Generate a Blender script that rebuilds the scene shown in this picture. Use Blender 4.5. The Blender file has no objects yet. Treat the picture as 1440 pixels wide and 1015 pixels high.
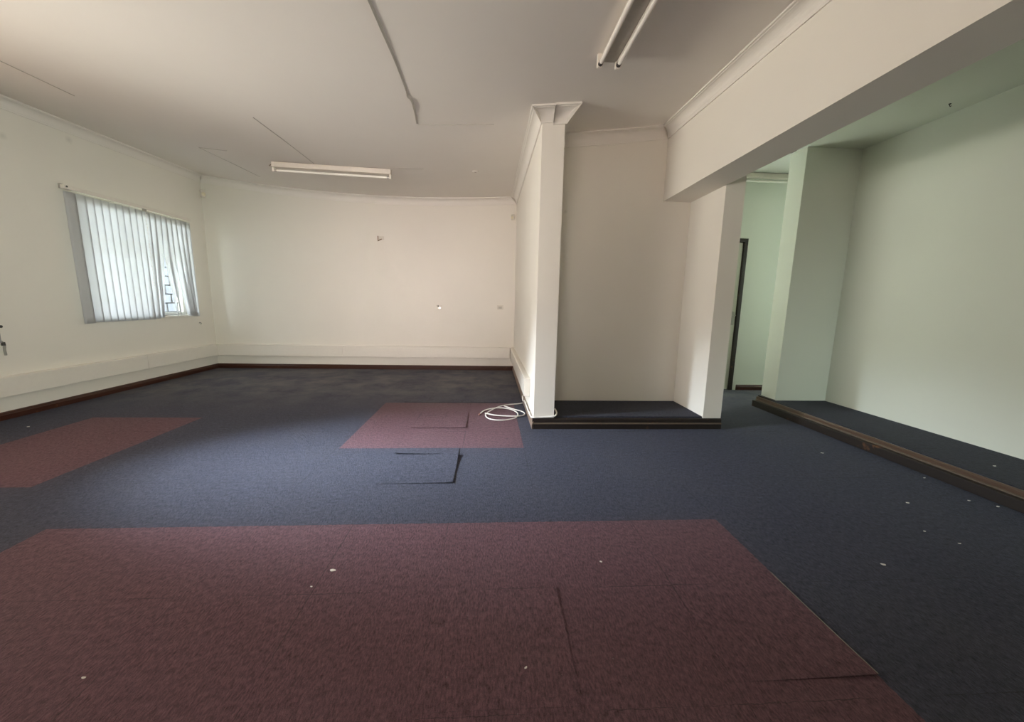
import bpy, bmesh, math, random
from mathutils import Vector, Matrix
random.seed(7)
S = bpy.context.scene
COL = S.collection

# ------------------------------------------------------------------ helpers
def bm_obj(name, bm, mat, parent=None, smooth=False):
    me = bpy.data.meshes.new(name)
    bmesh.ops.recalc_face_normals(bm, faces=bm.faces[:])
    bm.to_mesh(me); bm.free()
    if smooth:
        for p in me.polygons: p.use_smooth = True
    o = bpy.data.objects.new(name, me); COL.objects.link(o)
    if mat: me.materials.append(mat)
    if parent: o.parent = parent
    return o

def tag(o, label=None, cat=None, group=None, kind=None):
    if label: o['label'] = label
    if cat: o['category'] = cat
    if group: o['group'] = group
    if kind: o['kind'] = kind
    return o

def empty(name, label, cat, loc=(0, 0, 0), group=None, kind=None):
    o = bpy.data.objects.new(name, None); COL.objects.link(o)
    o.location = loc; o.empty_display_size = .05
    return tag(o, label, cat, group, kind)

def add_box(bm, x0, x1, y0, y1, z0, z1, bev=0.0):
    vs = [bm.verts.new((x, y, z)) for x in (x0, x1) for y in (y0, y1) for z in (z0, z1)]
    q = [(0,1,3,2),(4,6,7,5),(0,4,5,1),(2,3,7,6),(0,2,6,4),(1,5,7,3)]
    fs = [bm.faces.new([vs[i] for i in f]) for f in q]
    if bev > 0:
        es = list({e for f in fs for e in f.edges})
        bmesh.ops.recalc_face_normals(bm, faces=fs)
        bmesh.ops.bevel(bm, geom=es, offset=bev, segments=2, affect='EDGES', profile=.5)
    return bm

def box(name, b, mat, parent=None, bev=0.0):
    bm = bmesh.new(); add_box(bm, *b, bev=bev)
    return bm_obj(name, bm, mat, parent)

def rel(b, o):
    """box given in world coordinates, shifted into the frame of a parent standing at o"""
    x, y, z = o
    return (b[0]-x, b[1]-x, b[2]-y, b[3]-y, b[4]-z, b[5]-z)

def add_tube(bm, pts, r, n=8, caps=True):
    pts = [Vector(p) for p in pts]; rings = []
    up = Vector((0, 0, 1)); prev = None
    for i, p in enumerate(pts):
        t = (pts[min(i+1, len(pts)-1)] - pts[max(i-1, 0)])
        t.normalize()
        a = prev if prev else (up if abs(t.z) < .9 else Vector((1, 0, 0)))
        u = (a - t * a.dot(t)).normalized(); v = t.cross(u); prev = u
        rr = r[i] if isinstance(r, (list, tuple)) else r
        rings.append([bm.verts.new(p + (u*math.cos(2*math.pi*k/n) + v*math.sin(2*math.pi*k/n))*rr) for k in range(n)])
    for a, b in zip(rings, rings[1:]):
        for k in range(n): bm.faces.new((a[k], a[(k+1) % n], b[(k+1) % n], b[k]))
    if caps:
        bm.faces.new(rings[0][::-1]); bm.faces.new(rings[-1])
    return bm

def smooth_path(pts, per=8, closed=False):
    P = [Vector(p) for p in pts]; out = []
    n = len(P)
    for i in range(n-1):
        p0, p1, p2, p3 = P[max(i-1, 0)], P[i], P[i+1], P[min(i+2, n-1)]
        for k in range(per):
            t = k/per
            out.append(.5*((2*p1) + (p2-p0)*t + (2*p0-5*p1+4*p2-p3)*t*t + (-p0+3*p1-3*p2+p3)*t**3))
    out.append(P[-1]); return out

# ------------------------------------------------------------------ materials
def new_mat(name):
    m = bpy.data.materials.new(name); m.use_nodes = True
    nt = m.node_tree; b = nt.nodes['Principled BSDF']
    return m, nt, b

def N(nt, t, **kw):
    n = nt.nodes.new(t)
    for k, v in kw.items(): setattr(n, k, v)
    return n

def math_n(nt, op, a, b=None, c=None, clamp=False):
    n = N(nt, 'ShaderNodeMath', operation=op, use_clamp=clamp)
    for i, v in enumerate((a, b, c)):
        if v is None: continue
        if isinstance(v, (int, float)): n.inputs[i].default_value = v
        else: nt.links.new(v, n.inputs[i])
    return n.outputs[0]

def mix_n(nt, fac, a, b, blend='MIX'):
    n = N(nt, 'ShaderNodeMix', data_type='RGBA', blend_type=blend)
    def put(sock, v):
        if isinstance(v, tuple): sock.default_value = v if len(v) == 4 else (*v, 1)
        elif isinstance(v, (int, float)): sock.default_value = v
        else: nt.links.new(v, sock)
    put(n.inputs[0], fac); put(n.inputs[6], a); put(n.inputs[7], b)
    return n.outputs[2]

def noise(nt, scale, detail=3, rough=.5, vec=None):
    n = N(nt, 'ShaderNodeTexNoise'); n.inputs['Scale'].default_value = scale
    n.inputs['Detail'].default_value = detail; n.inputs['Roughness'].default_value = rough
    if vec is not None: nt.links.new(vec, n.inputs['Vector'])
    return n

def ramp(nt, src, p0, p1, c0=(0,0,0,1), c1=(1,1,1,1)):
    r = N(nt, 'ShaderNodeValToRGB'); e = r.color_ramp.elements
    e[0].position = p0; e[1].position = p1; e[0].color = c0; e[1].color = c1
    nt.links.new(src, r.inputs[0]); return r.outputs[0]

def bump(nt, b, h, strength, dist):
    n = N(nt, 'ShaderNodeBump'); n.inputs['Strength'].default_value = strength
    n.inputs['Distance'].default_value = dist
    nt.links.new(h, n.inputs['Height']); nt.links.new(n.outputs[0], b.inputs['Normal'])

def plain(name, col, rough=.6, metal=0.0, spec=.5, var=.06, scale=30):
    m, nt, b = new_mat(name)
    g = N(nt, 'ShaderNodeNewGeometry')
    ns = noise(nt, scale, 3, .55, g.outputs['Position'])
    dark = tuple(c*(1-var*2) for c in col); lite = tuple(min(1, c*(1+var)) for c in col)
    nt.links.new(mix_n(nt, ns.outputs[0], dark, lite), b.inputs['Base Color'])
    b.inputs['Roughness'].default_value = rough; b.inputs['Metallic'].default_value = metal
    b.inputs['Specular IOR Level'].default_value = spec
    return m

def paint(name, col, stains=(), rough=.75):
    """matt wall paint: faint roller mottling, slight bumps, and any smudges (x,y,z,radius)"""
    m, nt, b = new_mat(name)
    g = N(nt, 'ShaderNodeNewGeometry'); P = g.outputs['Position']
    big = noise(nt, 1.1, 4, .6, P); fine = noise(nt, 140, 2, .5, P)
    c = mix_n(nt, ramp(nt, big.outputs[0], .35, .75), tuple(x*.965 for x in col), col)
    for (x, y, z, r) in stains:
        d = N(nt, 'ShaderNodeVectorMath', operation='DISTANCE'); nt.links.new(P, d.inputs[0])
        d.inputs[1].default_value = (x, y, z)
        w = math_n(nt, 'ADD', d.outputs['Value'], math_n(nt, 'MULTIPLY', noise(nt, 45, 3, .6, P).outputs[0], r*.8))
        f = math_n(nt, 'MULTIPLY', math_n(nt, 'SUBTRACT', 1.5, math_n(nt, 'DIVIDE', w, r), clamp=True), .22)
        c = mix_n(nt, f, c, (.30, .29, .26))
    nt.links.new(c, b.inputs['Base Color'])
    b.inputs['Roughness'].default_value = rough; b.inputs['Specular IOR Level'].default_value = .25
    bump(nt, b, fine.outputs[0], .12, .002)
    return m

WALL_C = (.82, .785, .715)
M_WALL = paint('wall_paint', WALL_C, [(.746, 3.93, 2.05, .02)])
M_WALL_L = paint('wall_paint_left', WALL_C, [(-4.384, 3.94, 2.53, .035), (-4.384, 4.51, 2.72, .04), (-4.384, 6.02, .73, .012)])
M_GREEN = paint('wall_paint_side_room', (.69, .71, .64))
M_CEIL = paint('ceiling_paint', (.81, .77, .72), [(-.2, 4.95, 2.79, .03)], .85)
M_CORN = paint('cornice_paint', (.82, .785, .73), (), .6)
M_TRUNK = plain('cream_plastic', (.82, .78, .71), .4, var=.02)
M_PLATE = plain('old_white_plastic', (.70, .66, .58), .4, var=.03)
M_WHITE = plain('white_enamel', (.80, .75, .68), .35, var=.04)
M_TUBE = plain('tube_glass', (.86, .83, .77), .15, var=.01)
M_DARK = plain('dark_plastic', (.035, .03, .025), .5)
M_METAL = plain('grey_metal', (.45, .43, .40), .35, metal=.9)
M_STEELW = plain('painted_window_steel', (.62, .60, .56), .45)
M_BAR = plain('black_bars', (.06, .055, .06), .5)
M_RUST = plain('rusty_bracket', (.24, .17, .11), .7, var=.25)
M_CABLE = plain('white_cable', (.84, .81, .76), .45, var=.02)
M_SCRAP = plain('paper_scrap', (.80, .77, .72), .8, var=.02)
M_DOOR = plain('door_white', (.66, .67, .58), .5, var=.03)
M_LENS = plain('sensor_lens', (.80, .74, .55), .3, var=.03)
M_TAPE = plain('joint_tape', (.50, .46, .41), .8, var=.10)

def wood(name, c0, c1, rough=.3):
    m, nt, b = new_mat(name)
    g = N(nt, 'ShaderNodeNewGeometry')
    mp = N(nt, 'ShaderNodeMapping'); mp.inputs['Scale'].default_value = (4, 4, 60)
    nt.links.new(g.outputs['Position'], mp.inputs[0])
    ns = noise(nt, 2.5, 5, .6, mp.outputs[0])
    wear = noise(nt, 9, 4, .65, g.outputs['Position'])
    c = mix_n(nt, ns.outputs[0], c0, c1)
    c = mix_n(nt, ramp(nt, wear.outputs[0], .62, .74), c, (.16, .07, .03))
    nt.links.new(c, b.inputs['Base Color']); b.inputs['Roughness'].default_value = rough
    bump(nt, b, ns.outputs[0], .2, .002)
    return m
M_WOOD = wood('dark_red_wood', (.030, .010, .006), (.075, .024, .013))
M_WOODK = wood('black_brown_wood', (.008, .005, .004), (.020, .012, .008), .5)
M_LIP = plain('step_lip_highlight', (.12, .09, .065), .45, var=.15)  # lighter tone stands for the shiny highlight along the lip

# carpet: blue ribbed needle-punch tiles with dull red ones laid as patches
BLUE0, BLUE1 = (.010, .012, .022), (.098, .104, .158)
RED0, RED1 = (.047, .020, .027), (.250, .126, .154)
PATCH = [(-2.165, 1.245, -3.0, 1.845), (-1.155, .285, 2.875, 4.225), (-3.70, -2.72, 2.28, 3.655)]
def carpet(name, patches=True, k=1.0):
    m, nt, b = new_mat(name)
    g = N(nt, 'ShaderNodeNewGeometry'); P = g.outputs['Position']
    sp = N(nt, 'ShaderNodeSeparateXYZ'); nt.links.new(P, sp.inputs[0])
    wob = noise(nt, 55, 2, .5, P)
    x = math_n(nt, 'ADD', sp.outputs[0], math_n(nt, 'MULTIPLY', math_n(nt, 'SUBTRACT', wob.outputs[0], .5), .012))
    y = math_n(nt, 'ADD', sp.outputs[1], math_n(nt, 'MULTIPLY', math_n(nt, 'SUBTRACT', wob.outputs[0], .5), .012))
    red = None
    if patches:
        for (x0, x1, y0, y1) in PATCH:
            a = math_n(nt, 'MULTIPLY', math_n(nt, 'GREATER_THAN', x, x0), math_n(nt, 'LESS_THAN', x, x1))
            c = math_n(nt, 'MULTIPLY', math_n(nt, 'GREATER_THAN', y, y0), math_n(nt, 'LESS_THAN', y, y1))
            r = math_n(nt, 'MULTIPLY', a, c)
            red = r if red is None else math_n(nt, 'MAXIMUM', red, r)
    # ribs run away from the viewer, broken up into fibres
    mp = N(nt, 'ShaderNodeMapping'); mp.inputs['Scale'].default_value = (1, .34, 1); nt.links.new(P, mp.inputs[0])
    fib = noise(nt, 150, 4, .7, mp.outputs[0])
    fleck = noise(nt, 430, 2, .6, P)
    clump = noise(nt, 34, 4, .7, P)
    wear = noise(nt, 1.3, 5, .6, P)
    f = math_n(nt, 'ADD', math_n(nt, 'MULTIPLY', fib.outputs[0], .55), math_n(nt, 'MULTIPLY', fleck.outputs[0], .25))
    f = math_n(nt, 'ADD', f, math_n(nt, 'MULTIPLY', clump.outputs[0], .28))
    f = ramp(nt, f, .40, .70)
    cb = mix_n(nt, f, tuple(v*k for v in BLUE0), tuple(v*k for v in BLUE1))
    if red is not None:
        cr = mix_n(nt, f, RED0, RED1)
        c = mix_n(nt, red, cb, cr)
    else: c = cb
    # worn, dusty areas, greyer far end, faint tile joints
    dust_grey = math_n(nt, 'MULTIPLY', ramp(nt, wear.outputs[0], .45, .8), .07)
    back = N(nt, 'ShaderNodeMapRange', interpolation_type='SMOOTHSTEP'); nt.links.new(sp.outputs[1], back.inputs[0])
    back.inputs[1].default_value = 3.6; back.inputs[2].default_value = 5.2        # greyer toward the far end of the room
    far_grey = math_n(nt, 'MULTIPLY', back.outputs[0], ramp(nt, noise(nt, 2.4, 5, .7, P).outputs[0], .35, .68))
    dust_grey = math_n(nt, 'ADD', dust_grey, math_n(nt, 'MULTIPLY', far_grey, .75 if patches else 0))
    c = mix_n(nt, dust_grey, c, (.20, .185, .18))
    lint = math_n(nt, 'MULTIPLY', ramp(nt, noise(nt, 95, 1, .5, P).outputs[0], .78, .82), .5)
    c = mix_n(nt, lint, c, (.26, .25, .25))
    jx = math_n(nt, 'ABSOLUTE', math_n(nt, 'SUBTRACT', math_n(nt, 'FRACT', math_n(nt, 'DIVIDE', math_n(nt, 'ADD', x, 20*.486-.283+.243), .486)), .5))
    jy = math_n(nt, 'ABSOLUTE', math_n(nt, 'SUBTRACT', math_n(nt, 'FRACT', math_n(nt, 'DIVIDE', math_n(nt, 'ADD', y, 20*.4725-1.845+.23625), .4725)), .5))
    j = math_n(nt, 'MINIMUM', jx, jy)
    gap = math_n(nt, 'LESS_THAN', j, math_n(nt, 'MULTIPLY', ramp(nt, noise(nt, 2.2, 3, .5, P).outputs[0], .42, .7), .0065))
    c = mix_n(nt, math_n(nt, 'MULTIPLY', gap, .55), c, (.018, .016, .018))
    nt.links.new(c, b.inputs['Base Color'])
    b.inputs['Roughness'].default_value = .78; b.inputs['Specular IOR Level'].default_value = .2
    b.inputs['Sheen Weight'].default_value = .06; b.inputs['Sheen Roughness'].default_value = .5
    bump(nt, b, f, .8, .008)
    return m
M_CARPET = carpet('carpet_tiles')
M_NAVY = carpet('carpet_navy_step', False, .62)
M_BACKING = plain('carpet_backing', (.03, .028, .027), .9)
M_FRAY = plain('frayed_carpet_edge', (.22, .20, .17), .9)

def slat_mat(name, col, trans):
    m, nt, b = new_mat(name)
    out = nt.nodes['Material Output']
    g = N(nt, 'ShaderNodeNewGeometry')
    ns = noise(nt, 60, 3, .5, g.outputs['Position'])
    c = mix_n(nt, ns.outputs[0], tuple(v*.95 for v in col), col)
    nt.links.new(c, b.inputs['Base Color']); b.inputs['Roughness'].default_value = .8
    t = N(nt, 'ShaderNodeBsdfTranslucent'); nt.links.new(c, t.inputs[0])
    mx = N(nt, 'ShaderNodeMixShader'); mx.inputs[0].default_value = trans
    nt.links.new(b.outputs[0], mx.inputs[1]); nt.links.new(t.outputs[0], mx.inputs[2])
    nt.links.new(mx.outputs[0], out.inputs[0])
    return m
M_SLAT = slat_mat('blind_fabric', (.76, .765, .775), .56)

m, nt, b = new_mat('window_glass')
b.inputs['Base Color'].default_value = (1, 1, 1, 1); b.inputs['Roughness'].default_value = .02
gl = N(nt, 'ShaderNodeBsdfGlossy'); gl.inputs['Roughness'].default_value = .02
tr = N(nt, 'ShaderNodeBsdfTransparent'); tr.inputs[0].default_value = (.94, .96, .96, 1)
mx = N(nt, 'ShaderNodeMixShader'); mx.inputs[0].default_value = .06
nt.links.new(tr.outputs[0], mx.inputs[1]); nt.links.new(gl.outputs[0], mx.inputs[2])
nt.links.new(mx.outputs[0], nt.nodes['Material Output'].inputs[0]); M_GLASS = m

# ------------------------------------------------------------------ dimensions (metres, camera above the origin)
XL, YB, XP, XPR, YC, YA = -4.384, 6.335, .414, .602, 3.348, 3.93
XBL, XBR, ZB = 1.735, 2.02, 2.18
XN, XNR, XK, XR, YR = 2.022, 2.196, 3.09, 3.79, 3.95
YF, ZP, YD, ZR = -2.6, .128, 4.98, 2.76
def zc(x, y): return 2.575 + .062*x + .0235*x*x + .0290*y     # ceiling height bent into a curve so its edges fit the camera view
TOP = 3.1

def struct(name, boxes, mat, label, cat='wall', bev=0.0):
    bm = bmesh.new()
    for b_ in boxes: add_box(bm, *b_, bev=bev)
    return tag(bm_obj(name, bm, mat), label, cat, kind='structure')

def holed(axis, a0, a1, lo, hi, z1, holes):
    """boxes of a wall slab with openings: axis 'x' = slab lies at x a0..a1 and runs lo..hi along y"""
    out = []; cur = lo
    def mk(u0, u1, z0, zz):
        if u1-u0 > 1e-4 and zz-z0 > 1e-4:
            out.append((a0, a1, u0, u1, z0, zz) if axis == 'x' else (u0, u1, a0, a1, z0, zz))
    for (u0, u1, z0, zz) in sorted(holes):
        mk(cur, u0, 0, z1); mk(u0, u1, 0, z0); mk(u0, u1, zz, z1); cur = u1
    mk(cur, hi, 0, z1); return out

W1 = (4.47, 5.96, .87, 2.16)          # the window in the photo (y0,y1,z0,z1)
W2 = (.35, 2.55, .87, 2.16)           # the next window of the same wall, outside the frame
TH = .23
struct('wall_left', holed('x', XL-TH, XL, YF-.2, YB+.16, TOP, [W1, W2]), M_WALL_L, 'long off-white left wall with the blind-covered window', 'wall')
struct('wall_back', [(XL-TH, XPR, YB, YB+.16, 0, TOP)], M_WALL, 'off-white wall at the far end of the room', 'wall')
struct('wall_partition', [(XP, XPR, YC, YB, 0, TOP)], M_WALL, 'white partition wall whose square end stands like a column beside the alcove', 'wall')
struct('wall_alcove', [(XPR, XN, YA, YA+.15, 0, TOP)], M_WALL, 'shaded off-white back wall of the raised alcove', 'wall')
struct('wall_pier', [(XN, XNR, YC, YA+.15, 0, TOP)], M_WALL, 'narrow white wall pier at the right of the alcove under the beam', 'pier')
struct('ceiling_beam', [(XBL, XBR, YF, YA, ZB, TOP)], M_WALL, 'deep off-white downstand beam running toward the alcove', 'beam')
struct('wall_recess', [(3.2, 5.6, YR, YR+.22, 0, TOP)], M_GREEN, 'short wall closing the far end of the right-hand recess', 'wall')
struct('wall_right', [(XR, XR+.16, YF, YR, 0, TOP)], M_GREEN, 'long greenish-lit right wall above the raised navy step', 'wall')
DX0, DX1, DZ = 2.56, 3.375, 1.985
W5 = (.78, 2.40, .87, 2.13)           # passage window hidden behind the alcove
struct('wall_corridor', holed('y', YD, YD+.15, XPR, 5.6, TOP, [(DX0, DX1, 0, DZ), W5]), M_GREEN, 'pale wall at the end of the passage holding the dark-framed door', 'wall')
struct('wall_passage_end', holed('x', 5.6, 5.75, YR, YD+.15, TOP, [(4.26, 4.9, .88, 2.12)]), M_GREEN, 'wall at the hidden right end of the passage', 'wall')  # end opening added to hold a fill lamp
W3 = (-2.75, -.85, 1.0, 1.9)              # unseen openings behind the camera, added for fill lamps
W4 = (2.65, 3.45, .8, 1.8)
struct('wall_front', holed('y', YF-.2, YF, XL-TH, XR+.16, TOP, [W3, W4]), M_WALL, 'wall behind the viewer with two openings added for lamps', 'wall')
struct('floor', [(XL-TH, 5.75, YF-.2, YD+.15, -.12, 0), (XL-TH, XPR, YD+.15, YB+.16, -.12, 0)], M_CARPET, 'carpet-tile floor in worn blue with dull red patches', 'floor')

# ceilings
def ceiling(name, x0, x1, y0, y1, nx, ny, f, mat, label):
    bm = bmesh.new(); vs = {}
    for k, dz in ((0, 0), (1, .05)):
        for i in range(nx+1):
            for j in range(ny+1):
                x = x0+(x1-x0)*i/nx; y = y0+(y1-y0)*j/ny
                vs[i, j, k] = bm.verts.new((x, y, f(x, y)+dz))
    for i in range(nx):
        for j in range(ny):
            bm.faces.new([vs[i, j, 0], vs[i, j+1, 0], vs[i+1, j+1, 0], vs[i+1, j, 0]])
            bm.faces.new([vs[i, j, 1], vs[i+1, j, 1], vs[i+1, j+1, 1], vs[i, j+1, 1]])
    for i in range(nx):
        for j in (0, ny): bm.faces.new([vs[i, j, 0], vs[i+1, j, 0], vs[i+1, j, 1], vs[i, j, 1]])
    for j in range(ny):
        for i in (0, nx): bm.faces.new([vs[i, j, 0], vs[i, j+1, 0], vs[i, j+1, 1], vs[i, j, 1]])
    return tag(bm_obj(name, bm, mat, smooth=True), label, 'ceiling', kind='structure')
ceiling('ceiling', XL-.1, XBL+.05, YF-.1, YB+.1, 40, 40, zc, M_CEIL, 'white board ceiling of the main room with visible joints')
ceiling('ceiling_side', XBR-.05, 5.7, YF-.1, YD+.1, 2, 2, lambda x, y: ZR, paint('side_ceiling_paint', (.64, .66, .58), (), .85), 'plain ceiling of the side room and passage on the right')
struct('ceiling_passage', [(XPR, XBR, YA+.15, YD+.05, ZR, ZR+.05)], M_CEIL, 'ceiling of the passage behind the alcove', 'ceiling')
struct('roof_slab', [(XL-TH-.1, 5.8, YF-.3, YB+.3, TOP, TOP+.1)], M_CEIL, 'roof slab over the rooms', 'roof')
# pale eave over the left windows
struct('roof_eave', [(XL-TH-.75, XL-TH-.1, YF-.3, YB+.6, 2.42, 2.5)], M_WHITE, 'white roof eave outside the left windows', 'eave')

# ------------------------------------------------------------------ cornices (cove moulding), mitred at every corner
PROF = [(0, -.105), (.012, -.105), (.014, -.090)]
for k in range(0, 8):
    a = math.radians(90*k/7)
    PROF.append((.016 + .062*(1-math.cos(a)), -.086 + .068*math.sin(a)))
PROF += [(.082, -.014), (.096, -.013), (.096, .01)]
path = [(XL, YF), (XL, YB), (XP, YB), (XP, YC), (XPR, YC), (XPR, YA), (XBL, YA), (XBL, YF)]
def seg_n(a, b):
    d = Vector((b[0]-a[0], b[1]-a[1])).normalized(); return Vector((d.y, -d.x)), d
labels = ['cove cornice along the top of the left wall', 'cove cornice along the top of the far wall',
          'cove cornice on the left face of the partition wall', 'mitred cove cornice across the column-like partition end',
          'cove cornice on the alcove side of the partition', 'shaded cove cornice along the alcove back wall',
          'cove cornice along the top of the deep beam']
def cornice(i, t0, t1, name, label, sc=1.0, m0=True, m1=True):
    a, b = Vector(path[i]), Vector(path[i+1]); n, d = seg_n(a, b); L = (b-a).length
    def mit(pa, pb, pc, at_end):
        n1, d1 = seg_n(pa, pb); n2, d2 = seg_n(pb, pc); return d1.cross(d2)   # >0 left turn
    s0 = s1 = 0.0
    if m0 and i > 0: s0 = 1.0 if mit(path[i-1], path[i], path[i+1], 0) < 0 else -1.0
    if m1 and i < len(path)-2: s1 = 1.0 if mit(path[i], path[i+1], path[i+2], 1) < 0 else -1.0
    bm = bmesh.new(); rows = []; K = max(2, int(L*(t1-t0)/.25))
    for k in range(K+1):
        row = []
        for (o, z) in PROF:
            o *= sc; zz = z*sc
            u0 = L*t0 + s0*o; u1 = L*t1 - s1*o
            u = u0+(u1-u0)*k/K
            p = a + d*u + n*o
            row.append(bm.verts.new((p.x, p.y, zc(p.x, p.y)+zz)))
        rows.append(row)
    for r0, r1 in zip(rows, rows[1:]):
        for q in range(len(PROF)-1): bm.faces.new((r0[q], r0[q+1], r1[q+1], r1[q]))
    bm.faces.new(rows[0]); bm.faces.new(rows[-1][::-1])
    return tag(bm_obj(name, bm, M_CORN), label, 'cornice', kind='structure')
for i in range(7):
    if i == 3:
        cornice(3, 0, .48, 'trim_4', 'left piece of the mitred cornice across the column-like partition end', m1=False)
        cornice(3, .48, 1, 'trim_8', 'right piece of the mitred cornice across the column-like partition end, set slightly proud', 1.14, m0=False)
    else: cornice(i, 0, 1, 'trim_%d' % (i+1), labels[i])

# ------------------------------------------------------------------ skirtings
def skirt_strip(name, a, b, label, h=.072, t=.018, mat=None, z0=0.0):
    """dark wooden skirting with a rounded top from a to b; room on the right hand of a->b"""
    a, b = Vector(a), Vector(b); n, d = seg_n(a, b)
    pr = [(0, 0), (t, 0), (t, h*.62), (t*.72, h*.74), (t*.72, h*.86), (t*.4, h*.97), (0, h)]
    bm = bmesh.new(); rows = []
    for p in (a, b): rows.append([bm.verts.new((*(p+n*o), z0+z)) for o, z in pr])
    m_ = len(pr)
    for q in range(m_): bm.faces.new((rows[0][q], rows[0][(q+1) % m_], rows[1][(q+1) % m_], rows[1][q]))
    bm.faces.new(rows[0]); bm.faces.new(rows[1][::-1])
    return tag(bm_obj(name, bm, mat or M_WOOD), label, 'skirting', kind='structure')
skirt_strip('baseboard_left', (XL, YF), (XL, YB), 'dark wooden skirting along the left wall')
skirt_strip('baseboard_back', (XL, YB), (XP, YB), 'dark wooden skirting along the far wall')
skirt_strip('baseboard_partition', (XP, YB), (XP, YC-.022), 'wooden skirting along the partition by the cable coil', mat=wood('pale_worn_wood', (.16, .11, .08), (.30, .22, .17)))
skirt_strip('baseboard_corridor', (DX1+.06, YD), (5.6, YD), 'dark wooden skirting at the passage end wall', h=.075)

# raised alcove step: carpeted deck, two dark boards and a thin lip with painted highlight between them
def step_front(name, a, b, label, mat, zmid, ztop, t=.022):
    a, b = Vector(a), Vector(b); n, d = seg_n(a, b)
    pr = [(0, 0), (t, 0), (t, zmid-.006), (t*1.25, zmid-.004), (t*1.25, zmid+.004), (t*.75, zmid+.008), (t*.75, ztop-.012), (t*.4, ztop), (-.006, ztop)]
    bm = bmesh.new(); rows = []
    for p in (a, b): rows.append([bm.verts.new((*(p+n*o), z)) for o, z in pr])
    m_ = len(pr)
    for q in range(m_):
        f = bm.faces.new((rows[0][q], rows[0][(q+1) % m_], rows[1][(q+1) % m_], rows[1][q]))
        if q in (2, 3, 4, 6): f.material_index = 1 if q in (3, 4) else 0
    bm.faces.new(rows[0]); bm.faces.new(rows[1][::-1])
    o = bm_obj(name, bm, mat); o.data.materials.append(M_LIP)
    return tag(o, label, 'step edge', kind='structure')
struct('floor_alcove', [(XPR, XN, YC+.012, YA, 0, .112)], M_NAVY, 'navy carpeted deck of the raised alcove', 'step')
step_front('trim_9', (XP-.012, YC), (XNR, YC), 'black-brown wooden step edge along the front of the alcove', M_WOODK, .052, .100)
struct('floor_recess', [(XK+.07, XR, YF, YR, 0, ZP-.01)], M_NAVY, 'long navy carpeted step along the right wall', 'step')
struct('trim_11', [(XK, XK+.07, YF, YR+.21, 0, .070)], M_WOODK, 'lower wooden tread under the edge of the right-hand step', 'step edge', .004)
step_front('trim_10', (XK+.055, YR+.21), (XK+.055, YF), 'dark worn wooden edge along the right-hand step', wood('worn_brown_wood', (.05, .030, .02), (.13, .080, .055)), .074, .114, .012)
struct('trim_12', [(XK+.075, 3.2, YR, YR+.22, 0, .125)], M_WOODK, 'wooden block under the end of the recess wall', 'step edge')

# ------------------------------------------------------------------ cable trunking on three walls
def trunking(label, a, b, z0, z1, t, joints):
    a, b = Vector(a), Vector(b); n, d = seg_n(a, b); L = (b-a).length
    o = empty('cable_trunking', label, 'trunking', (a.x+n.x*.001, a.y+n.y*.001, 0), 'cream skirting trunking around the room')
    o.rotation_euler.z = math.atan2(d.y, d.x)
    # local x along the wall, room side is local -y
    bm = bmesh.new(); add_box(bm, 0, L, -t*.86, 0, z0, z1, .004); bm_obj('mounting_base', bm, M_TRUNK, o)
    cuts = [0]+list(joints)+[L]
    for u0, u1 in zip(cuts, cuts[1:]):
        bm = bmesh.new(); add_box(bm, u0+.0015, u1-.0015, -t, -t*.86+.0005, z0+.004, z1-.004, .002); bm_obj('lid', bm, M_TRUNK, o)
    return o
trunking('cream trunking along the left wall below the window', (XL, YF+.02), (XL, YB-.062), .212, .392, .06, (1.6, 3.6, 5.6, 7.6))
trunking('cream trunking along the far wall', (XL, YB), (XP-.07, YB), .208, .392, .06, (2.0, 4.0))
trunking('cream trunking on the partition ending beside the cable coil', (XP, YB), (XP, 3.72), .208, .392, .06, (2.0,))

# ------------------------------------------------------------------ windows
def window(name, y0, y1, z0, z1, label, mull, xo=None):
    x = xo if xo is not None else XL-.15
    o = empty(name, label, 'window', (x, (y0+y1)/2, z0), kind='structure')
    R_ = lambda b_: rel(b_, (x, (y0+y1)/2, z0))
    bm = bmesh.new(); w = .035
    for b_ in ((x-.02, x+.02, y0, y0+w, z0, z1), (x-.02, x+.02, y1-w, y1, z0, z1), (x-.02, x+.02, y0+w, y1-w, z0, z0+w), (x-.02, x+.02, y0+w, y1-w, z1-w, z1)):
        add_box(bm, *R_(b_))
    for my in mull: add_box(bm, *R_((x-.018, x+.018, my-.016, my+.016, z0+w, z1-w)))
    add_box(bm, *R_((x-.016, x+.016, y0+w, y1-w, z1-.42, z1-.39)))
    bm_obj('window_frame', bm, M_STEELW, o)
    box('pane', R_((x-.003, x+.003, y0+w, y1-w, z0+w, z1-w)), M_GLASS, o)
    return o
w1 = window('window_1', *W1, 'steel-framed window behind the vertical blind', (4.97, 5.46))
box('window_sill', rel((XL-.13, XL+.025, W1[0]-.03, W1[1]+.02, W1[2]-.03, W1[2]), w1.location), M_WALL_L, w1, .004)
w2 = window('window_2', *W2, 'steel-framed window nearer the viewer in the left wall', (1.08, 1.82))
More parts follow.
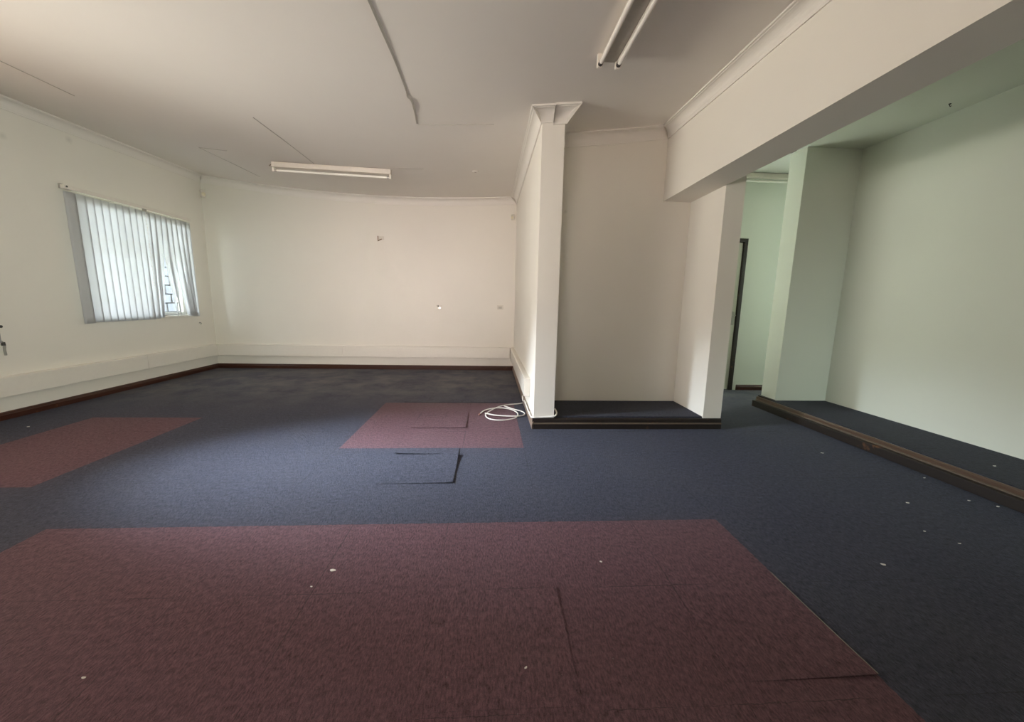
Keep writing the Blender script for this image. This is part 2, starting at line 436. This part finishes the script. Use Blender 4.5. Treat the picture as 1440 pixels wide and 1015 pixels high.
# burglar bars: staggered brick pattern of thin flat bars outside the pane
bars = empty('burglar_bars', 'thin black burglar bars in a staggered brick pattern outside the window', 'burglar bars', (XL-.2, W1[0], W1[2]))
bm = bmesh.new(); rowh = .125; r_ = 0; z = .04
H_ = W1[3]-W1[2]-.02; Wd = W1[1]-W1[0]
bx = lambda y0, y1, z0, z1: add_box(bm, -.006, .006, y0, y1, z0, z1)
while z < H_:
    bx(0, Wd, z-.008, z+.008)
    y = .09 if r_ % 2 else .18
    while y < Wd:
        bx(y-.008, y+.008, z+.008, min(z+rowh-.008, H_)); y += .18
    z += rowh; r_ += 1
bx(0, .012, 0, H_); bx(Wd-.012, Wd, 0, H_)
bm_obj('bar_frame', bm, M_BAR, bars)

# ------------------------------------------------------------------ vertical blind
bl = empty('vertical_blind', 'white vertical blind hanging crooked over the left-wall window', 'blind', (XL+.05, 5.15, 0))
ox, oy = XL+.05, 5.15
hr = box('headrail', (-.022, .022, 4.325-oy, 5.975-oy, 2.195, 2.235), M_WHITE, bl, .004)
for yy in (4.345, 5.1, 5.93):
    box('rail_bracket', (-.045, -.0225, yy-.012-oy, yy+.012-oy, 2.2, 2.245), M_METAL, hr)
bm = bmesh.new(); bmesh.ops.create_cone(bm, cap_ends=True, segments=12, radius1=.009, radius2=.009, depth=.006, matrix=Matrix.Translation((.024, 4.345-oy, 2.218)) @ Matrix.Rotation(math.pi/2, 4, 'Y')); bm_obj('end_screw', bm, M_DARK, hr)
def slat(y_top, y_bot, a_top, a_bot, z0=.835, z1=2.175, w=.127, bow=0.0):
    """one fabric slat, angle 0 = flat against the wall; may twist and drift on the way down"""
    bm = bmesh.new(); K = 14; rows = []
    for k in range(K+1):
        t = k/K; z_ = z1+(z0-z1)*t
        yc = y_top+(y_bot-y_top)*t**1.6; an = math.radians(a_top+(a_bot-a_top)*t**1.6)
        row = []
        for s in (-1, -.5, 0, .5, 1):
            c = .006*(1-s*s)
            row.append((Vector((math.sin(an)*s*w/2 + c*math.cos(an), yc-oy + math.cos(an)*s*w/2 - c*math.sin(an), z_))))
        rows.append([bm.verts.new(p) for p in row])
    for r0, r1 in zip(rows, rows[1:]):
        for q in range(4): bm.faces.new((r0[q], r0[q+1], r1[q+1], r1[q]))
    o = bm_obj('slat', bm, M_SLAT, bl, True)
    sm = o.modifiers.new('t', 'SOLIDIFY'); sm.thickness = .0012
    # weight pocket along the lower hem
    return o
SL = [(4.385, 4.400, 0, 0, .825)]
y = 4.487
while y < 5.16:
    SL.append((y, y+.012, 13, 13, .833, .099)); y += .0835
SL += [(5.25, 5.222, 11, 20, .84), (5.335, 5.295, 11, 13, .85), (5.42, 5.345, 10, -30, .86), (5.505, 5.585, 9, -36, .87),
       (5.585, 5.640, 9, -36, .88), (5.665, 5.800, 9, -8, .875), (5.755, 5.850, 9, 8, .86), (5.84, 5.885, 6, 6, .85), (5.912, 5.925, 2, 3, .845)]
for q in SL: slat(*q[:5], w=(q[5] if len(q) > 5 else .118))
bm = bmesh.new()
pts = [(.03, 5.225-oy+.004*math.sin(k*1.7), 2.18-k*.04) for k in range(24)]
for p in pts: bmesh.ops.create_icosphere(bm, subdivisions=1, radius=.0055, matrix=Matrix.Translation(p))
add_tube(bm, [pts[0], pts[-1]], .0015, 6)
bm_obj('control_chain', bm, M_WHITE, bl)
box('cord_carrier', (.0225, .034, 5.19-oy, 5.24-oy, 2.172, 2.20), M_METAL, hr)

# ------------------------------------------------------------------ fluorescent fittings
def batten(label, cx, cy, ztop, L, rot, twin, tilt=0.0):
    """ceiling batten: housing, end lampholders, tube(s); local x along the tube"""
    o = empty('fluorescent_ceiling_light', label, 'ceiling light', (cx, cy, ztop), 'fluorescent ceiling fittings'); o.rotation_euler = (0, tilt, rot)
    w = .14 if twin else .06
    bm = bmesh.new()
    add_box(bm, -L/2, L/2, -w/2+(.022 if twin else 0), w/2-(.022 if twin else 0), -.055 if not twin else -.04, 0, .004)
    hs = bm_obj('housing', bm, plain('aged_enamel', (.70, .64, .57), .45, var=.05) if not twin else plain('dusty_enamel', (.50, .47, .41), .45, var=.08), o)
    if twin:
        for s in (-1, 1):
            bm = bmesh.new()      # upturned edge flange along each side
            add_box(bm, -L/2, L/2, s*(w/2-.020)-.003, s*(w/2-.020)+.003, -.052, -.0405)
            bm_obj('side_flange', bm, M_WHITE, o)
        for px in (-L/2+.12, -L/2+.30):
            bm = bmesh.new(); bmesh.ops.create_cone(bm, cap_ends=True, segments=10, radius1=.007, radius2=.007, depth=.004, matrix=Matrix.Translation((px, .0 if px < -L/2+.2 else -.03, -.0425)))
            bm_obj('screw', bm, M_DARK, hs)
    ys = (-.058, .058) if twin else (0,)
    zt = -.062 if twin else -.088
    for yy in ys:
        bm = bmesh.new(); add_tube(bm, [(-L/2+.035, yy, zt), (L/2-.035, yy, zt)], .0135, 12); tb = bm_obj('tube', bm, M_TUBE, o, False)
        for s in (-1, 1):
            bm = bmesh.new()
            add_box(bm, *(sorted((s*(L/2), s*(L/2-.022)))), yy-.018, yy+.018, zt-.018, -.001 if twin else -.0555, .004)
            bm_obj('lampholder', bm, M_WHITE, o)
            bm = bmesh.new(); add_tube(bm, [(s*(L/2-.022), yy, zt), (s*(L/2-.048), yy, zt)], .0148, 12); bm_obj('tube_cap', bm, M_DARK if twin else M_METAL, tb)
    return o
zf = zc(-1.85, 4.80)
f1 = batten('white fluorescent batten out in the middle of the ceiling toward the far wall', -1.86, 4.86, zf-.001, 1.36, math.radians(-.5), False, .026)
bm = bmesh.new(); add_tube(bm, smooth_path([(-.42, .036, -.006), (-.62, .037, -.008), (-.69, .034, -.012), (-.70, .0, -.03), (-.695, -.035, -.05)], 5), .005, 6); bm_obj('loose_wire', bm, M_RUST, f1)
bm = bmesh.new(); add_box(bm, -.15, .66, .0305, .038, -.010, -.002); bm_obj('far_edge_strip', bm, plain('brown_edge', (.36, .28, .21), .7, var=.2), f1)  # thin brown strip just beyond the housing's far edge
batten('twin-tube fluorescent fitting on the ceiling near the beam, cut by the top of the photo', .738, 1.96, zc(.74, 1.96)-.004, 1.36, math.radians(90), True, -.029)
batten('fluorescent batten at the top of the passage seen past the pier', 3.18, 4.74, ZR-.002, 1.25, 0, False)

# ------------------------------------------------------------------ ceiling joints
def joint(label, pts, r, mat=M_TAPE, per=6):
    bm = bmesh.new(); P_ = smooth_path(pts, per)
    prev = None
    for i, p in enumerate(P_):
        z_ = zc(p.x, p.y)
        t = (P_[min(i+1, len(P_)-1)]-P_[max(i-1, 0)]).normalized(); n_ = Vector((-t.y, t.x, 0))
        row = [bm.verts.new((p.x+n_.x*s*r, p.y+n_.y*s*r, z_-h-(p.z if s > -.5 else p.z*.15))) for s, h in ((-1, -.002), (-1, .003), (1, .003), (1, -.002))]
        if prev:
            for q in range(4): bm.faces.new((prev[q], prev[(q+1) % 4], row[(q+1) % 4], row[q]))
        else: bm.faces.new(row)
        prev = row
    bm.faces.new(prev[::-1])
    return tag(bm_obj('joint_tape', bm, mat), label, 'joint tape')
joint('peeling dark joint tape sagging from the ceiling left of the twin fitting', [(-.62, 1.4, .004), (-.612, 2.0, .006), (-.606, 2.4, .008), (-.604, 2.7, .005), (-.612, 3.02, .003), (-.618, 3.1, .008), (-.602, 3.15, .014), (-.608, 3.28, .013), (-.622, 3.42, .005), (-.640, 3.58, .002)], .006)
M_SEAM = plain('seam_filler', (.50, .46, .41), .9, var=.08)
SE = [('hairline ceiling seam leading to the middle batten', (-2.02, 3.62), (-2.05, 4.82)),
      ('hairline ceiling seam high at the left of the photo', (-3.405, 2.2), (-3.405, 3.6)),
      ('hairline ceiling seam near the far left corner', (-3.20, 4.66), (-3.18, 5.75)),
      ('short cross seam near the far left corner', (-3.2, 4.66), (-2.9, 4.65)),
      ('faint cross seam running right from the peeling tape', (-.63, 3.6), (.02, 3.6)),
      ('faint cross seam right of the middle batten', (-1.15, 4.84), (-.8, 4.83)),
      ]
for lb, a_, b_ in SE:
    o = joint(lb, [(*a_, 0), ((a_[0]+b_[0])/2+.006, (a_[1]+b_[1])/2, 0), (*b_, 0)], .0028, M_SEAM, 4); o.name = 'ceiling_seam'; o['category'] = 'ceiling seam'; o['kind'] = 'structure'

# ------------------------------------------------------------------ small fixtures
def cyl(bm, p, r1, r2, depth, axis='z', seg=20):
    rot = {'z': Matrix(), 'x': Matrix.Rotation(math.pi/2, 4, 'Y'), 'y': Matrix.Rotation(math.pi/2, 4, 'X')}[axis]
    bmesh.ops.create_cone(bm, cap_ends=True, segments=seg, radius1=r1, radius2=r2, depth=depth, matrix=Matrix.Translation(p) @ rot)
def sensor(label, loc, rotz, s=1.0):
    o = empty('motion_sensor', label, 'motion sensor', loc, 'alarm motion sensors'); o.rotation_euler = (0, 0, rotz)
    bm = bmesh.new(); add_box(bm, -.012*s, .012*s, -.004, .03*s, -.02*s, .02*s, .003); bm_obj('mount_bracket', bm, M_PLATE, o)
    bm = bmesh.new(); add_box(bm, -.034*s, .034*s, -.045*s, -.0045, -.055*s, .055*s, .012*s); sb = bm_obj('sensor_body', bm, M_PLATE, o, False)
    bm = bmesh.new(); bmesh.ops.create_uvsphere(bm, u_segments=16, v_segments=10, radius=.026*s, matrix=Matrix.Translation((0, -.045*s, -.012*s)) @ Matrix.Diagonal((1, .5, 1.1, 1))); bm_obj('lens', bm, M_LENS, sb, True)
    return o
sensor('cream alarm motion sensor high in the left far corner', (XL+.075, YB-.075, 2.655), math.radians(45), 1.0)
sensor('cream alarm motion sensor in the far right corner by the partition', (XP-.05, YB-.06, 2.47), math.radians(-40), .8)

def plate(label, x, z, kind):
    o = empty('wall_plate', label, 'wall plate', (x, YB, z), 'small plates on the far wall')
    bm = bmesh.new(); add_box(bm, -.052, .052, -.010, .002, -.036, .036, .004); fp = bm_obj('face_plate', bm, M_PLATE, o)
    if kind:
        bm = bmesh.new(); cyl(bm, (-.012, -.013, .016), .013, .012, .006, 'y'); bm_obj('outlet', bm, M_DARK, fp)
        bm = bmesh.new(); cyl(bm, (.012, -.013, -.012), .017, .015, .006, 'y'); bm_obj('cover', bm, M_METAL, fp)
    else:
        bm = bmesh.new(); add_box(bm, -.03, .025, -.016, -.0105, -.022, .014, .002); bm_obj('cover', bm, plain('grey_cover', (.52, .49, .43), .5), o)
    return o
plate('small wall plate with a dark hole at mid-height on the far wall', -.828, 1.04, 1)
plate('blank grey wall plate low on the far wall beside the partition', .175, 1.055, 0)
hk = empty('wall_bracket', 'little rusty L-shaped bracket alone on the far wall', 'bracket', (-1.748, YB, 2.08))
box('upright', (-.032, -.018, -.006, .001, -.02, .055), M_RUST, hk, .001)
bm = bmesh.new(); add_tube(bm, [(-.025, -.006, -.022), (.01, -.05, -.014), (.05, -.07, -.002)], .007, 8); bm_obj('arm', bm, M_RUST, hk)
box('foot_plate', (-.03, .07, -.003, .001, -.005, .05), M_PLATE, hk, .001)

so = empty('cable_outlet', 'grey cable outlet with a dangling cable end on the left wall', 'outlet', (XL, 3.62, .77))
box('outlet_box', (-.002, .03, -.06, .02, -.075, .065), plain('grey_plastic', (.34, .34, .32), .5), so, .004)
bm = bmesh.new(); cyl(bm, (.02, .03, .07), .012, .012, .03, 'x'); bm_obj('gland', bm, M_DARK, so)
bm = bmesh.new(); add_tube(bm, smooth_path([(.02, .02, -.06), (.03, .03, -.09), (.022, .034, -.14), (.018, .040, -.19)], 5), .009, 8); ce = bm_obj('cable_end', bm, plain('grey_sheath', (.33, .32, .29), .6), so)
bm = bmesh.new(); cyl(bm, (.028, .028, -.085), .014, .012, .03, 'z'); bm_obj('clip', bm, M_DARK, ce)
nl = empty('wall_hook', 'tiny metal hook on the left wall just right of and below the window', 'hook', (XL, 6.03, .735))
bm = bmesh.new(); add_tube(bm, smooth_path([(0, 0, .012), (.02, 0, .01), (.026, 0, -.006), (.014, 0, -.014)], 4), .004, 6); bm_obj('hook_wire', bm, M_METAL, nl)
bm = bmesh.new(); cyl(bm, (.002, 0, .008), .010, .010, .004, 'x', 12); bm_obj('rose', bm, M_METAL, nl)

cr = empty('ceiling_rose', 'faint blanked-off ceiling rose between the middle batten and the partition', 'ceiling rose', (-.19, 4.93, zc(-.19, 4.93)+.004))
bm = bmesh.new(); cyl(bm, (0, 0, -.008), .032, .042, .012); bm_obj('rose_body', bm, M_CORN, cr)
bm = bmesh.new(); cyl(bm, (0, 0, -.016), .010, .012, .006); bm_obj('plug', bm, M_TAPE, cr)
ch = empty('ceiling_hook', 'small black hook in the side-room ceiling above the right wall', 'hook', (3.6, 3.06, ZR)); ch.scale = (.6, .6, .6)
bm = bmesh.new(); cyl(bm, (0, 0, -.004), .012, .015, .008, 'z', 14); bm_obj('hook_plate', bm, M_DARK, ch)
bm = bmesh.new(); add_tube(bm, smooth_path([(0, 0, -.005), (0, 0, -.022), (.014, 0, -.034), (.024, 0, -.022)], 5), .004, 6); bm_obj('hook_wire', bm, M_DARK, ch)
jb = empty('junction_box', 'small junction box on the passage ceiling just behind the beam edge', 'junction box', (3.05, 4.0, ZR))
box('box_body', (-.05, .05, -.04, .04, -.03, .002), M_DOOR, jb, .003)
box('box_lid', (-.046, .046, -.036, .036, -.036, -.0305), M_DARK, jb, .001)

# ------------------------------------------------------------------ door at the passage end
d1 = empty('door_1', 'white door in a dark brown frame at the end of the passage', 'door', (DX0, YD, 0), kind='structure')
bm = bmesh.new(); F = .048
add_box(bm, 0, F, -.018, .15, 0, DZ, .003); add_box(bm, DX1-DX0-F, DX1-DX0, -.018, .15, 0, DZ, .003); add_box(bm, 0, DX1-DX0, -.0185, .15, DZ-.0005, DZ+.045, .003)
bm_obj('door_frame', bm, M_WOODK, d1)
leaf = box('door_leaf', (F+.002, DX1-DX0-F-.002, .01, .05, .008, DZ-.004), M_DOOR, d1, .003)
for z0, z1 in ((.2, .95), (1.1, 1.85)):
    box('panel', (F+.12, DX1-DX0-F-.16, .004, .0095, z0, z1), M_DOOR, leaf, .002)
bm = bmesh.new(); add_box(bm, DX1-DX0-F-.055, DX1-DX0-F-.022, .005, .0095, .9, 1.08, .002); bm_obj('lock_plate', bm, M_METAL, leaf)
bm = bmesh.new(); add_tube(bm, [(DX1-DX0-F-.038, .006, 1.03), (DX1-DX0-F-.038, -.045, 1.03), (DX1-DX0-F-.14, -.047, 1.03)], .008, 8); bm_obj('handle', bm, M_METAL, leaf)

# ------------------------------------------------------------------ white cable coil on the carpet
R0 = .006
ctl = [(-.085, 3.795, .006), (-.045, 3.90, .007), (.02, 3.955, .010), (.12, 3.985, .012), (.23, 3.93, .014), (.30, 3.80, .010), (.275, 3.66, .006), (.18, 3.585, .006),
       (.08, 3.575, .006), (0, 3.63, .006), (-.03, 3.74, .007), (.0, 3.83, .013), (.07, 3.95, .018), (.155, 4.06, .016), (.24, 4.13, .010), (.33, 4.17, .007), (.388, 4.19, .012)]
ctl2 = [(-.035, 3.765, .018), (.06, 3.70, .018), (.17, 3.675, .017), (.27, 3.672, .016), (.345, 3.715, .010), (.375, 3.79, .008), (.345, 3.87, .010), (.27, 3.915, .018), (.17, 4.02, .024)]
cb = empty('cable_coil', 'loose loops of white cable on the red carpet patch beside the partition', 'cable', (0, 0, 0))
bm = bmesh.new(); add_tube(bm, smooth_path(ctl, 8), R0, 8); bm_obj('cable', bm, M_CABLE, cb, True)
bm = bmesh.new(); add_tube(bm, smooth_path(ctl2, 8), R0, 8); bm_obj('cable', bm, M_CABLE, cb, True)
bm = bmesh.new(); add_tube(bm, smooth_path([(-.085, 3.795, .006), (-.098, 3.765, .006), (-.094, 3.735, .006)], 4), .0045, 6); bm_obj('bare_end', bm, plain('copper_pink', (.48, .22, .16), .5), cb, True)
fx = empty('wall_cable', 'white cable fixed along the foot of the column-like partition end', 'cable', (0, 0, 0))
bm = bmesh.new()
add_tube(bm, smooth_path([(XP-.026, 4.24, .082), (XP-.026, 4.16, .050), (XP-.022, 4.0, .082), (XP-.022, 3.7, .086), (XP-.020, 3.45, .094), (XP-.014, YC-.014, .110), (XP+.05, YC-.016, .110), (XPR-.05, YC-.016, .116), (XPR+.004, YC-.012, .122), (XPR+.03, YC+.03, .140), (XPR+.020, YC+.08, .165)], 8), .0075, 8)
bm_obj('cable', bm, M_CABLE, fx, True)
for p in ((XP-.020, 3.95, .084), (XP-.019, 3.55, .091)):
    box('cable_clip', (p[0]-.009, p[0]+.014, p[1]-.005, p[1]+.005, p[2]-.010, p[2]+.010), M_PLATE, fx, .002)

# ------------------------------------------------------------------ loose carpet tiles
def loose(name, label, x0, x1, y0, y1, lift, frays=(), th=.006):
    """a thin tile resting on the floor whose corners lift: lift = heights at (x0y0, x1y0, x1y1, x0y1)"""
    o = empty(name, label, 'carpet tile', ((x0+x1)/2, (y0+y1)/2, 0), 'loose carpet tiles')
    cx, cy = o.location.x, o.location.y; K = 10
    def hh(u, v):
        a, b_, c_, d_ = lift; p = lambda t: t**2.2
        return a*p(1-u)*p(1-v)+b_*p(u)*p(1-v)+c_*p(u)*p(v)+d_*p(1-u)*p(v) + max(0, 1)*( (b_ if b_ == c_ and b_ > 0 else 0)*p(u)*(1-p(v)-p(1-v)) + (a if a == b_ and a > 0 else 0)*p(1-v)*(1-p(u)-p(1-u)))
    def sheet(t0, t1, nm, mat):
        bm = bmesh.new(); V = {}
        for k, dz in ((0, t0), (1, t1)):
            for i in range(K+1):
                for j in range(K+1):
                    u, v = i/K, j/K
                    V[i, j, k] = bm.verts.new((x0+(x1-x0)*u-cx, y0+(y1-y0)*v-cy, dz+hh(u, v)))
        for i in range(K):
            for j in range(K):
                bm.faces.new([V[i, j, 1], V[i+1, j, 1], V[i+1, j+1, 1], V[i, j+1, 1]])
                bm.faces.new([V[i, j, 0], V[i, j+1, 0], V[i+1, j+1, 0], V[i+1, j, 0]])
        for i in range(K):
            for j in (0, K): bm.faces.new([V[i, j, 0], V[i+1, j, 0], V[i+1, j, 1], V[i, j, 1]])
        for j in range(K):
            for i in (0, K): bm.faces.new([V[i, j, 0], V[i, j+1, 0], V[i, j+1, 1], V[i, j, 1]])
        return bm_obj(nm, bm, mat, o)
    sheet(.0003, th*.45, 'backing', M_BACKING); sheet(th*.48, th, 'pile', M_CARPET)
    for (u0, v0, u1, v1) in frays:
        pts = [Vector((x0+(x1-x0)*(u0+(u1-u0)*t/8)-cx, y0+(y1-y0)*(v0+(v1-v0)*t/8)-cy, th-.0005+hh(u0+(u1-u0)*t/8, v0+(v1-v0)*t/8))) for t in range(9)]
        bm = bmesh.new(); add_tube(bm, pts, .002, 5); bm_obj('frayed_edge', bm, M_FRAY, o)
    return o
loose('carpet_tile', 'loose blue carpet tile with a lifted right edge in front of the far red patch', -.702, -.222, 2.285, 2.738, (0, .006, .014, 0), th=.003)
loose('carpet_strip', 'narrow loose blue carpet strip between that lifted tile and the red patch', -.702, -.225, 2.752, 2.868, (.010, .003, 0, 0), th=.004)
loose('carpet_tile', 'loose red carpet tile with a raised front edge inside the far red patch', -.700, -.208, 3.352, 3.82, (.004, .008, .005, 0), th=.003)
loose('carpet_tile', 'loose red carpet tile in the middle of the big foreground patch', -.205, .283, .915, 1.382, (0, 0, .004, .0), th=.0018)
loose('carpet_tile', 'loose red carpet tile with a pale frayed edge, right end of foreground patch', .775, 1.243, .965, 1.43, (0, .007, .0005, 0), ((1, 0, 1, 1),), th=.002)
loose('carpet_tile', 'loose blue carpet tile lifted along its front just behind the far red patch', -.95, .215, 4.238, 4.60, (.003, .006, .004, 0), th=.003)

# ------------------------------------------------------------------ paper scraps and lint on the carpet
SC = [(-.657, 1.505, .016, 'white paper scrap on the foreground red carpet, left of centre'),
      (1.804, 1.464, .014, 'pale scrap alone on the dark carpet right of the foreground red patch'),
      (3.025, 2.305, .010, 'small white speck of litter closest to the right-hand step'),
      (2.528, 1.986, .014, 'white scrap leading the row of litter near the right-hand step'),
      (2.953, 2.002, .012, 'white scrap beside the step edge in the row of litter'),
      (3.04, 1.93, .012, 'thin white scrap touching the right-hand step edge'),
      (2.678, 2.746, .014, 'lone pale scrap on the dark carpet halfway along the right-hand step'),
      (2.298, 1.705, .010, 'thin white scrap in front of the row of litter near the step'),
      (2.36, 1.60, .008, 'tiny white speck nearest the viewer among the litter by the step'),
      (-3.964, 3.384, .016, 'white scrap on the blue carpet left of the left red patch'),
      (.513, 1.523, .008, 'tiny pale speck on the foreground red carpet, right of centre'),
      (-.704, 1.412, .006, 'tiny grey speck just in front of the white scrap on the red carpet'),
      (-1.213, 1.058, .008, 'tiny white speck on the red carpet at lower left'),
      (.127, 1.035, .007, 'tiny white speck on the loose red tile in the foreground'),
      (3.42, 2.23, .012, 'white scrap lying on top of the raised right-hand step')]
for i, (x, y, s, lb) in enumerate(SC):
    bm = bmesh.new(); a = random.random()*.8-.4; r2 = random.Random(i)
    n_ = 7; top = []; bot = []
    zb = .1186 if x > 3.2 else (.0022 if 'loose red' in lb else .0005)
    for k in range(n_):
        t = 2*math.pi*k/n_; rr = s*(.75+.5*r2.random())*.62
        px, py = math.cos(t)*rr*1.25, math.sin(t)*rr*.7
        px, py = px*math.cos(a)-py*math.sin(a), px*math.sin(a)+py*math.cos(a)
        h = .001+.003*r2.random()
        bot.append(bm.verts.new((px*.9, py*.9, 0))); top.append(bm.verts.new((px, py, h)))
    ct = bm.verts.new((0, 0, .003)); cbm = bm.verts.new((0, 0, 0))
    for k in range(n_):
        q = (k+1) % n_
        bm.faces.new((bot[k], bot[q], top[q], top[k])); bm.faces.new((top[k], top[q], ct)); bm.faces.new((bot[q], bot[k], cbm))
    o = bm_obj('paper_scrap', bm, M_SCRAP); o.location = (x, y, zb)
    tag(o, lb, 'litter', 'scraps of litter on the carpet')

# ------------------------------------------------------------------ outdoors
struct('ground_outside', [(-30, XL-TH, -20, 25, -.45, -.3)], plain('dry_lawn', (.30, .33, .20), .9, var=.2, scale=6), 'pale ground outside the left windows', 'ground')
struct('ground_garden', [(-12, 14, -25, YF-.2, -.45, -.3)], plain('lawn', (.16, .30, .08), .9, var=.25, scale=8), 'green lawn behind the viewer', 'ground')
struct('wall_garden', [(-9.2, -9, -8, 16, -.3, 1.7)], plain('garden_wall', (.72, .66, .60), .9), 'pale garden wall outside the left windows', 'wall')

struct('gap_backdrop', [(-13, -5.2, 9.2, 9.4, -.3, 5.5)], plain('backdrop_slate', (.062, .066, .078), .8), 'dark bluish backdrop added behind the gap in the blind', 'wall')  # added backdrop, dark so the bars stand out in the gap
struct('sky_blocker_left', [(-5.6, -5.4, -2.5, 3.55, -.3, 3.6)], M_WHITE, 'tall pale sky blocker added outside the second left window', 'wall')  # unseen wall added to keep sky light out of the second window
struct('sky_blocker_rear', [(-4.5, 4.6, -4.1, -3.9, -.3, 3.4)], plain('blocker_grey_brown', (.48, .43, .38), .9), 'sky blocker added outside the openings behind the viewer', 'wall')  # unseen wall added to cut sky light at the rear openings
struct('sky_blocker_passage', [(XPR+.1, 3.4, 6.0, 6.15, -.3, 7), (6.6, 6.75, 3.2, 6.2, -.3, 7)], plain('blocker_dark_green', (.16, .19, .12), .9), 'dark green sky blockers added outside the passage openings', 'wall')  # unseen dark walls added to hold sky light back from the passage

# ------------------------------------------------------------------ light
W = bpy.data.worlds.new('World'); S.world = W; W.use_nodes = True
bg = W.node_tree.nodes['Background']; bg.inputs[0].default_value = (0.86, 0.94, 1.000, 1); bg.inputs[1].default_value = 25.5
def area(name, loc, target, sx, sy, power, col, spread=180):
    l = bpy.data.lights.new(name, 'AREA'); l.shape = 'RECTANGLE'; l.size = sx; l.size_y = sy; l.energy = power; l.color = col; l.spread = math.radians(spread)
    o = bpy.data.objects.new(name, l); COL.objects.link(o); o.location = loc
    o.rotation_euler = (Vector(target)-Vector(loc)).to_track_quat('-Z', 'Y').to_euler(); return o
def portal(name, loc, target, sx, sy):
    o = area(name, loc, target, sx, sy, 1, (1, 1, 1)); o.data.cycles.is_portal = True; return o
portal('portal_window', (XL-TH-.02, 5.215, 1.515), (0, 5.215, 1.515), 1.5, 1.3)
# LAMPS
area('daylight_left', (XL-.10, 1.45, 1.51), (0, 1.55, 1.40), 1.9, 1.2, 40, (1.000, 0.76, 0.61))
area('fill_left_oblique', (XL-.06, 1.20, 1.55), (1.5, 4.2, 1.2), 1.2, 1.0, 8.5, (0.92, 0.96, 1.000), 70)  # added fill aimed obliquely toward the alcove; this window has no blind
area('fill_floor_pool', (XL-.04, 2.38, 1.95), (-.55, 2.70, 0), .34, .35, 31, (0.777, 0.891, 1.000), 37)  # added narrow lamp making the bright pool on the floor
area('fill_left_uplight', (XL-.08, 1.6, 1.1), (1.5, 2.9, 2.75), 1.6, .4, 19, (1, 0.96, 0.82), 76)  # added uplight for the right part of the ceiling
area('fill_far_wall', (-1.8, YF-.04, 1.45), (-1.3, 6.3, 1.25), 1.8, .8, 12.5, (1.000, 0.90, 0.87), 34)  # added fill aimed at the far wall from behind the camera
area('fill_rear_uplight', (-1.8, YF-.03, 1.3), (.1, 2.4, 2.75), 1.6, .3, 8, (1.000, 0.80, 0.70), 60)  # added uplight brightening the ceiling from behind the camera
area('fill_left_wall', (3.05, YF-.05, 1.3), (-4.4, 4.4, 1.5), .8, 1.0, 20, (0.92, 1.000, 0.904), 44)  # added fill aimed across the room at the left wall
area('fill_right_wall', (2.95, YF-.03, 1.1), (3.79, 1.7, .2), .6, .5, 6, (0.80, 1.000, 0.90), 44)  # added fill brightening the lower right wall
area('daylight_passage', (1.59, YD+.05, 1.5), (1.59, 0, 1.3), 1.5, 1.2, 12, (0.93, 1, 0.84))
area('fill_passage_end', (5.62, 4.58, 1.5), (0, 4.58, 1.4), .6, 1.2, 17, (0.90, 1, 1))  # added fill grazing the passage wall from its hidden end
# ENDLAMPS

# ------------------------------------------------------------------ camera
f, pitch, roll, yaw = 533.4, .1547, .0204, .0611
cy, sy = math.cos(yaw), math.sin(yaw); fw0 = Vector((sy, cy, 0)); rt0 = Vector((cy, -sy, 0)); up0 = Vector((0, 0, 1))
cp, sp = math.cos(pitch), math.sin(pitch); fw = cp*fw0-sp*up0; up = cp*up0+sp*fw0
c_, s_ = math.cos(roll), math.sin(roll); rt = c_*rt0+s_*up; up = c_*up-s_*rt0
up = (up - rt*up.dot(rt)).normalized()
cam = bpy.data.cameras.new('camera'); cam.sensor_width = 36; cam.lens = f/1440*36; cam.clip_start = .02
co = bpy.data.objects.new('camera', cam); COL.objects.link(co)
M = Matrix((rt, up, -fw)).transposed().to_4x4(); M.translation = (0, 0, 1.15); co.matrix_world = M
S.camera = co
S.view_settings.view_transform = 'Standard'; S.view_settings.look = 'None'; S.view_settings.gamma = 1; S.view_settings.exposure = 0
S.view_settings.use_curve_mapping = False
S.cycles.max_bounces = 12; S.cycles.diffuse_bounces = 8; S.cycles.use_denoising = True
S.cycles.sample_clamp_indirect = 8
